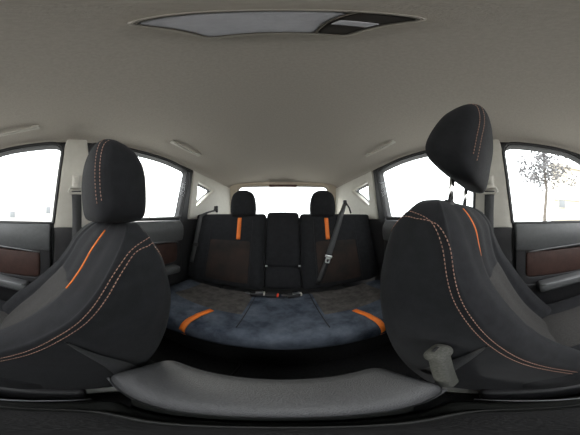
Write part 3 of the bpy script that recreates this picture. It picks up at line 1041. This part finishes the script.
# rear left belt
t = thing('seat_belt', (-0.6, 0.9, -0.48), 'grey rear seat belt at the left end of the bench back', 'seat belt')
pts = [(-0.57, 1.09, 0.10), (-0.572, 1.07, 0.06), (-0.61, 1.01, 0.044), (-0.650, 0.965, 0.015)]
for k in range(1, 9):
    s = 0.49 - 0.36 * k / 8
    X = -0.658 - 0.012 * k / 8
    pts.append(back_pt(X, back_face(X, s) - 0.008, s))
mesh('strap', ribbon(pts, (1, 0.1, 0), 0.038, 0.002), 'strap', t)
mesh('belt_guide', rbox((0.022, 0.02, 0.06), 0.007, 4, center=(-0.572, 1.105, 0.075)), 'black', t)
mesh('tongue_grip', rbox((0.05, 0.014, 0.03), 0.005, 4, 0.0, lambda a, b, c: back_pt(-0.655 + a, b - 0.018 + back_face(0.655, .28), 0.28 + c)), 'black', t)

# ================================================================== ROOF FITTINGS
def grab(x, y0, y1, sg, label):
    t = thing('grab_handle', (sg * x, (y0 + y1) / 2, roof_z(x, (y0 + y1) / 2)), label, 'grab handle', 'roof grab handles')
    pts, rr = [], []
    for k in range(21):
        u = k / 20
        y = y0 + (y1 - y0) * u
        h = 0.022 * (math.sin(math.pi * u)) ** 0.45 if 0 < u < 1 else 0.0
        pts.append((sg * (x - 0.2 * h), y, roof_z(x, y) - h + 0.004)); rr.append(0.0105 - 0.002 * math.sin(math.pi * u))
    mesh('grip', tube(pts, rr, 10, flat=0.7), 'handle', t)
    for y in (y0 + 0.012, y1 - 0.012):
        mesh('hinge_cover', rbox((0.026, 0.036, 0.014), 0.005, 4, center=(sg * x, y, roof_z(x, y) - 0.003)), 'handle', t)
grab(0.555, -0.36, -0.11, -1, 'grey grab handle above the left front window')
grab(0.515, 0.50, 0.745, -1, 'grey grab handle above the left rear window')
grab(0.515, 0.50, 0.745, 1, 'grey grab handle above the right rear window')

t = thing('dome_lamp', (0, 0.07, 0.43), 'roof lamp with frosted lens and dark switch on the headliner', 'roof lamp')
zl = 0.4495
def lamp_map(x, y): return (x, y, zl - 0.010)
fo = roundpoly([(-0.075, 0.032), (0.059, 0.030), (0.056, 0.109), (-0.069, 0.112)], 0.012)
fi = roundpoly([(-0.070, 0.036), (0.055, 0.034), (0.051, 0.104), (-0.063, 0.106)], 0.009)
mesh('bezel', panel(fo, [fi], lamp_map, (0, 0, 1), 0.012, 0.003, 0.012), 'lampframe', t)
ln = roundpoly([(-0.069, 0.037), (0.020, 0.036), (0.024, 0.104), (-0.062, 0.105)], 0.008)
mesh('lens', panel(ln, [], lambda x, y: (x, y, zl - 0.0085), (0, 0, 1), 0.010, 0.002, 0.02), 'lens', t)
sw = roundpoly([(0.022, 0.036), (0.054, 0.035), (0.050, 0.103), (0.026, 0.104)], 0.004)
s_ = mesh('switch_plate', panel(sw, [], lambda x, y: (x, y, zl - 0.0085), (0, 0, 1), 0.010, 0.002, 0.015), 'switch', t)
mesh('rocker', rbox((0.024, 0.014, 0.006), 0.002, 3, center=(0.038, 0.066, zl - 0.010)), 'lens', s_)
mesh('lens_gap', tube([(0.021, 0.037, zl - 0.0088), (0.025, 0.103, zl - 0.0088)], 0.0009, 5), 'gap', t)
mesh('bezel_gap', tube([(p[0], p[1], zl - 0.0092) for p in fi], 0.0008, 5, closed=True), 'gap', t)

# floor mat in the rear left footwell
t = thing('floor_mat', (-0.38, 0.4, -0.858), 'black rubber mat on the floor behind the left front seat', 'floor mat')
mo = roundpoly([(-0.63, 0.28), (-0.14, 0.30), (-0.14, 0.47), (-0.63, 0.47)], 0.03)
mesh('mat_sheet', panel(mo, [], lambda x, y: (x, y, -0.850), (0, 0, -1), 0.009, 0.003, 0.06), 'mat', t)
mesh('raised_edge', tube([(p[0], p[1], -0.849) for p in resample(mo, 0.04)], 0.006, 6, closed=True), 'console_d', t)

# ================================================================== OUTSIDE
GZ = -1.22
g = mesh('ground', rbox((60, 60, 0.1), 0.01, 2, center=(0, 0, GZ - 0.05)), 'asphalt')
props(g, 'pale sunlit paving outside the car', 'ground', kind='structure')

def house(x, y0, y1, h, label, sg, wins, m):
    t = thing('building', (x, (y0 + y1) / 2, GZ), label, 'building')
    wl = mesh('wall', rbox((0.4, y1 - y0, h), 0.02, 2, center=(x + sg * 0.2, (y0 + y1) / 2, GZ + h / 2)), m, t)
    mesh('cornice', rbox((0.6, y1 - y0 + 0.3, 0.22), 0.03, 2, center=(x + sg * 0.15, (y0 + y1) / 2, GZ + h)), m, t)
    mesh('string_course', rbox((0.12, y1 - y0, 0.14), 0.03, 2, center=(x - sg * 0.03, (y0 + y1) / 2, GZ + h * .52)), m, t)
    for (wy, wz, ww, wh) in wins:
        f = mesh('window', rbox((0.10, ww, wh), 0.02, 2, center=(x, wy, wz)), m, t)
        mesh('pane', rbox((0.03, ww * .8, wh * .85), 0.005, 2, center=(x - sg * 0.05, wy, wz)), 'pane', f)
house(-8.5, -9.0, 6.0, 5.2, 'pale washed-out building beyond the left windows', -1,
      [(-4.6, 1.15, 0.5, 0.45), (-3.4, 0.2, 0.45, 0.5), (-1.05, 0.45, 0.35, 0.5), (1.8, 0.6, 0.8, 1.0), (-6.6, 0.7, 0.9, 1.1)], 'plaster')
house(7.6, -9.0, -3.05, 4.5, 'beige building behind the tree beyond the right front window', 1,
      [(-3.6, 0.9, 0.5, 0.7), (-5.2, 0.9, 0.8, 0.9)], 'plaster2')

# street tree beyond the right front window
t = thing('street_tree', (5.2, -1.75, GZ), 'hazy street tree seen through the right front window', 'tree')
tr = [(5.2, -1.75, GZ), (5.22, -1.72, 0.0), (5.15, -1.78, 1.1), (5.2, -1.7, 2.0), (5.1, -1.65, 2.7)]
mesh('trunk', tube(tr, [0.09, 0.075, 0.06, 0.05, 0.02], 8), 'bark', t)
tips = []
for k in range(14):
    a = random.uniform(0, 6.28); zz = random.uniform(1.3, 2.5)
    L = random.uniform(0.6, 1.2)
    p0 = Vector((5.18, -1.73, zz))
    p1 = p0 + Vector((math.cos(a) * L * .5, math.sin(a) * L * .5, 0.15))
    p2 = p0 + Vector((math.cos(a) * L, math.sin(a) * L, random.uniform(-.1, .35)))
    mesh('branch', tube([p0, p1, p2], [0.025, 0.016, 0.006], 5), 'bark', t)
    tips += [p1, p2]
V, F = [], []
for k in range(1500):
    c = random.choice(tips) + Vector((random.gauss(0, .16), random.gauss(0, .16), random.gauss(0, .16)))
    d = Vector((random.gauss(0, 1), random.gauss(0, 1), random.gauss(0, 1))).normalized()
    e = d.cross(Vector((random.gauss(0, 1), random.gauss(0, 1), random.gauss(0, 1)))).normalized()
    L = random.uniform(.05, .09); i = len(V)
    V += [tuple(c - d * L), tuple(c + e * L * .45), tuple(c + d * L), tuple(c - e * L * .45)]
    F.append((i, i + 1, i + 2, i + 3))
lf = mesh('foliage', (V, F), 'leaf', t, smooth=False)
lf['kind'] = 'stuff'
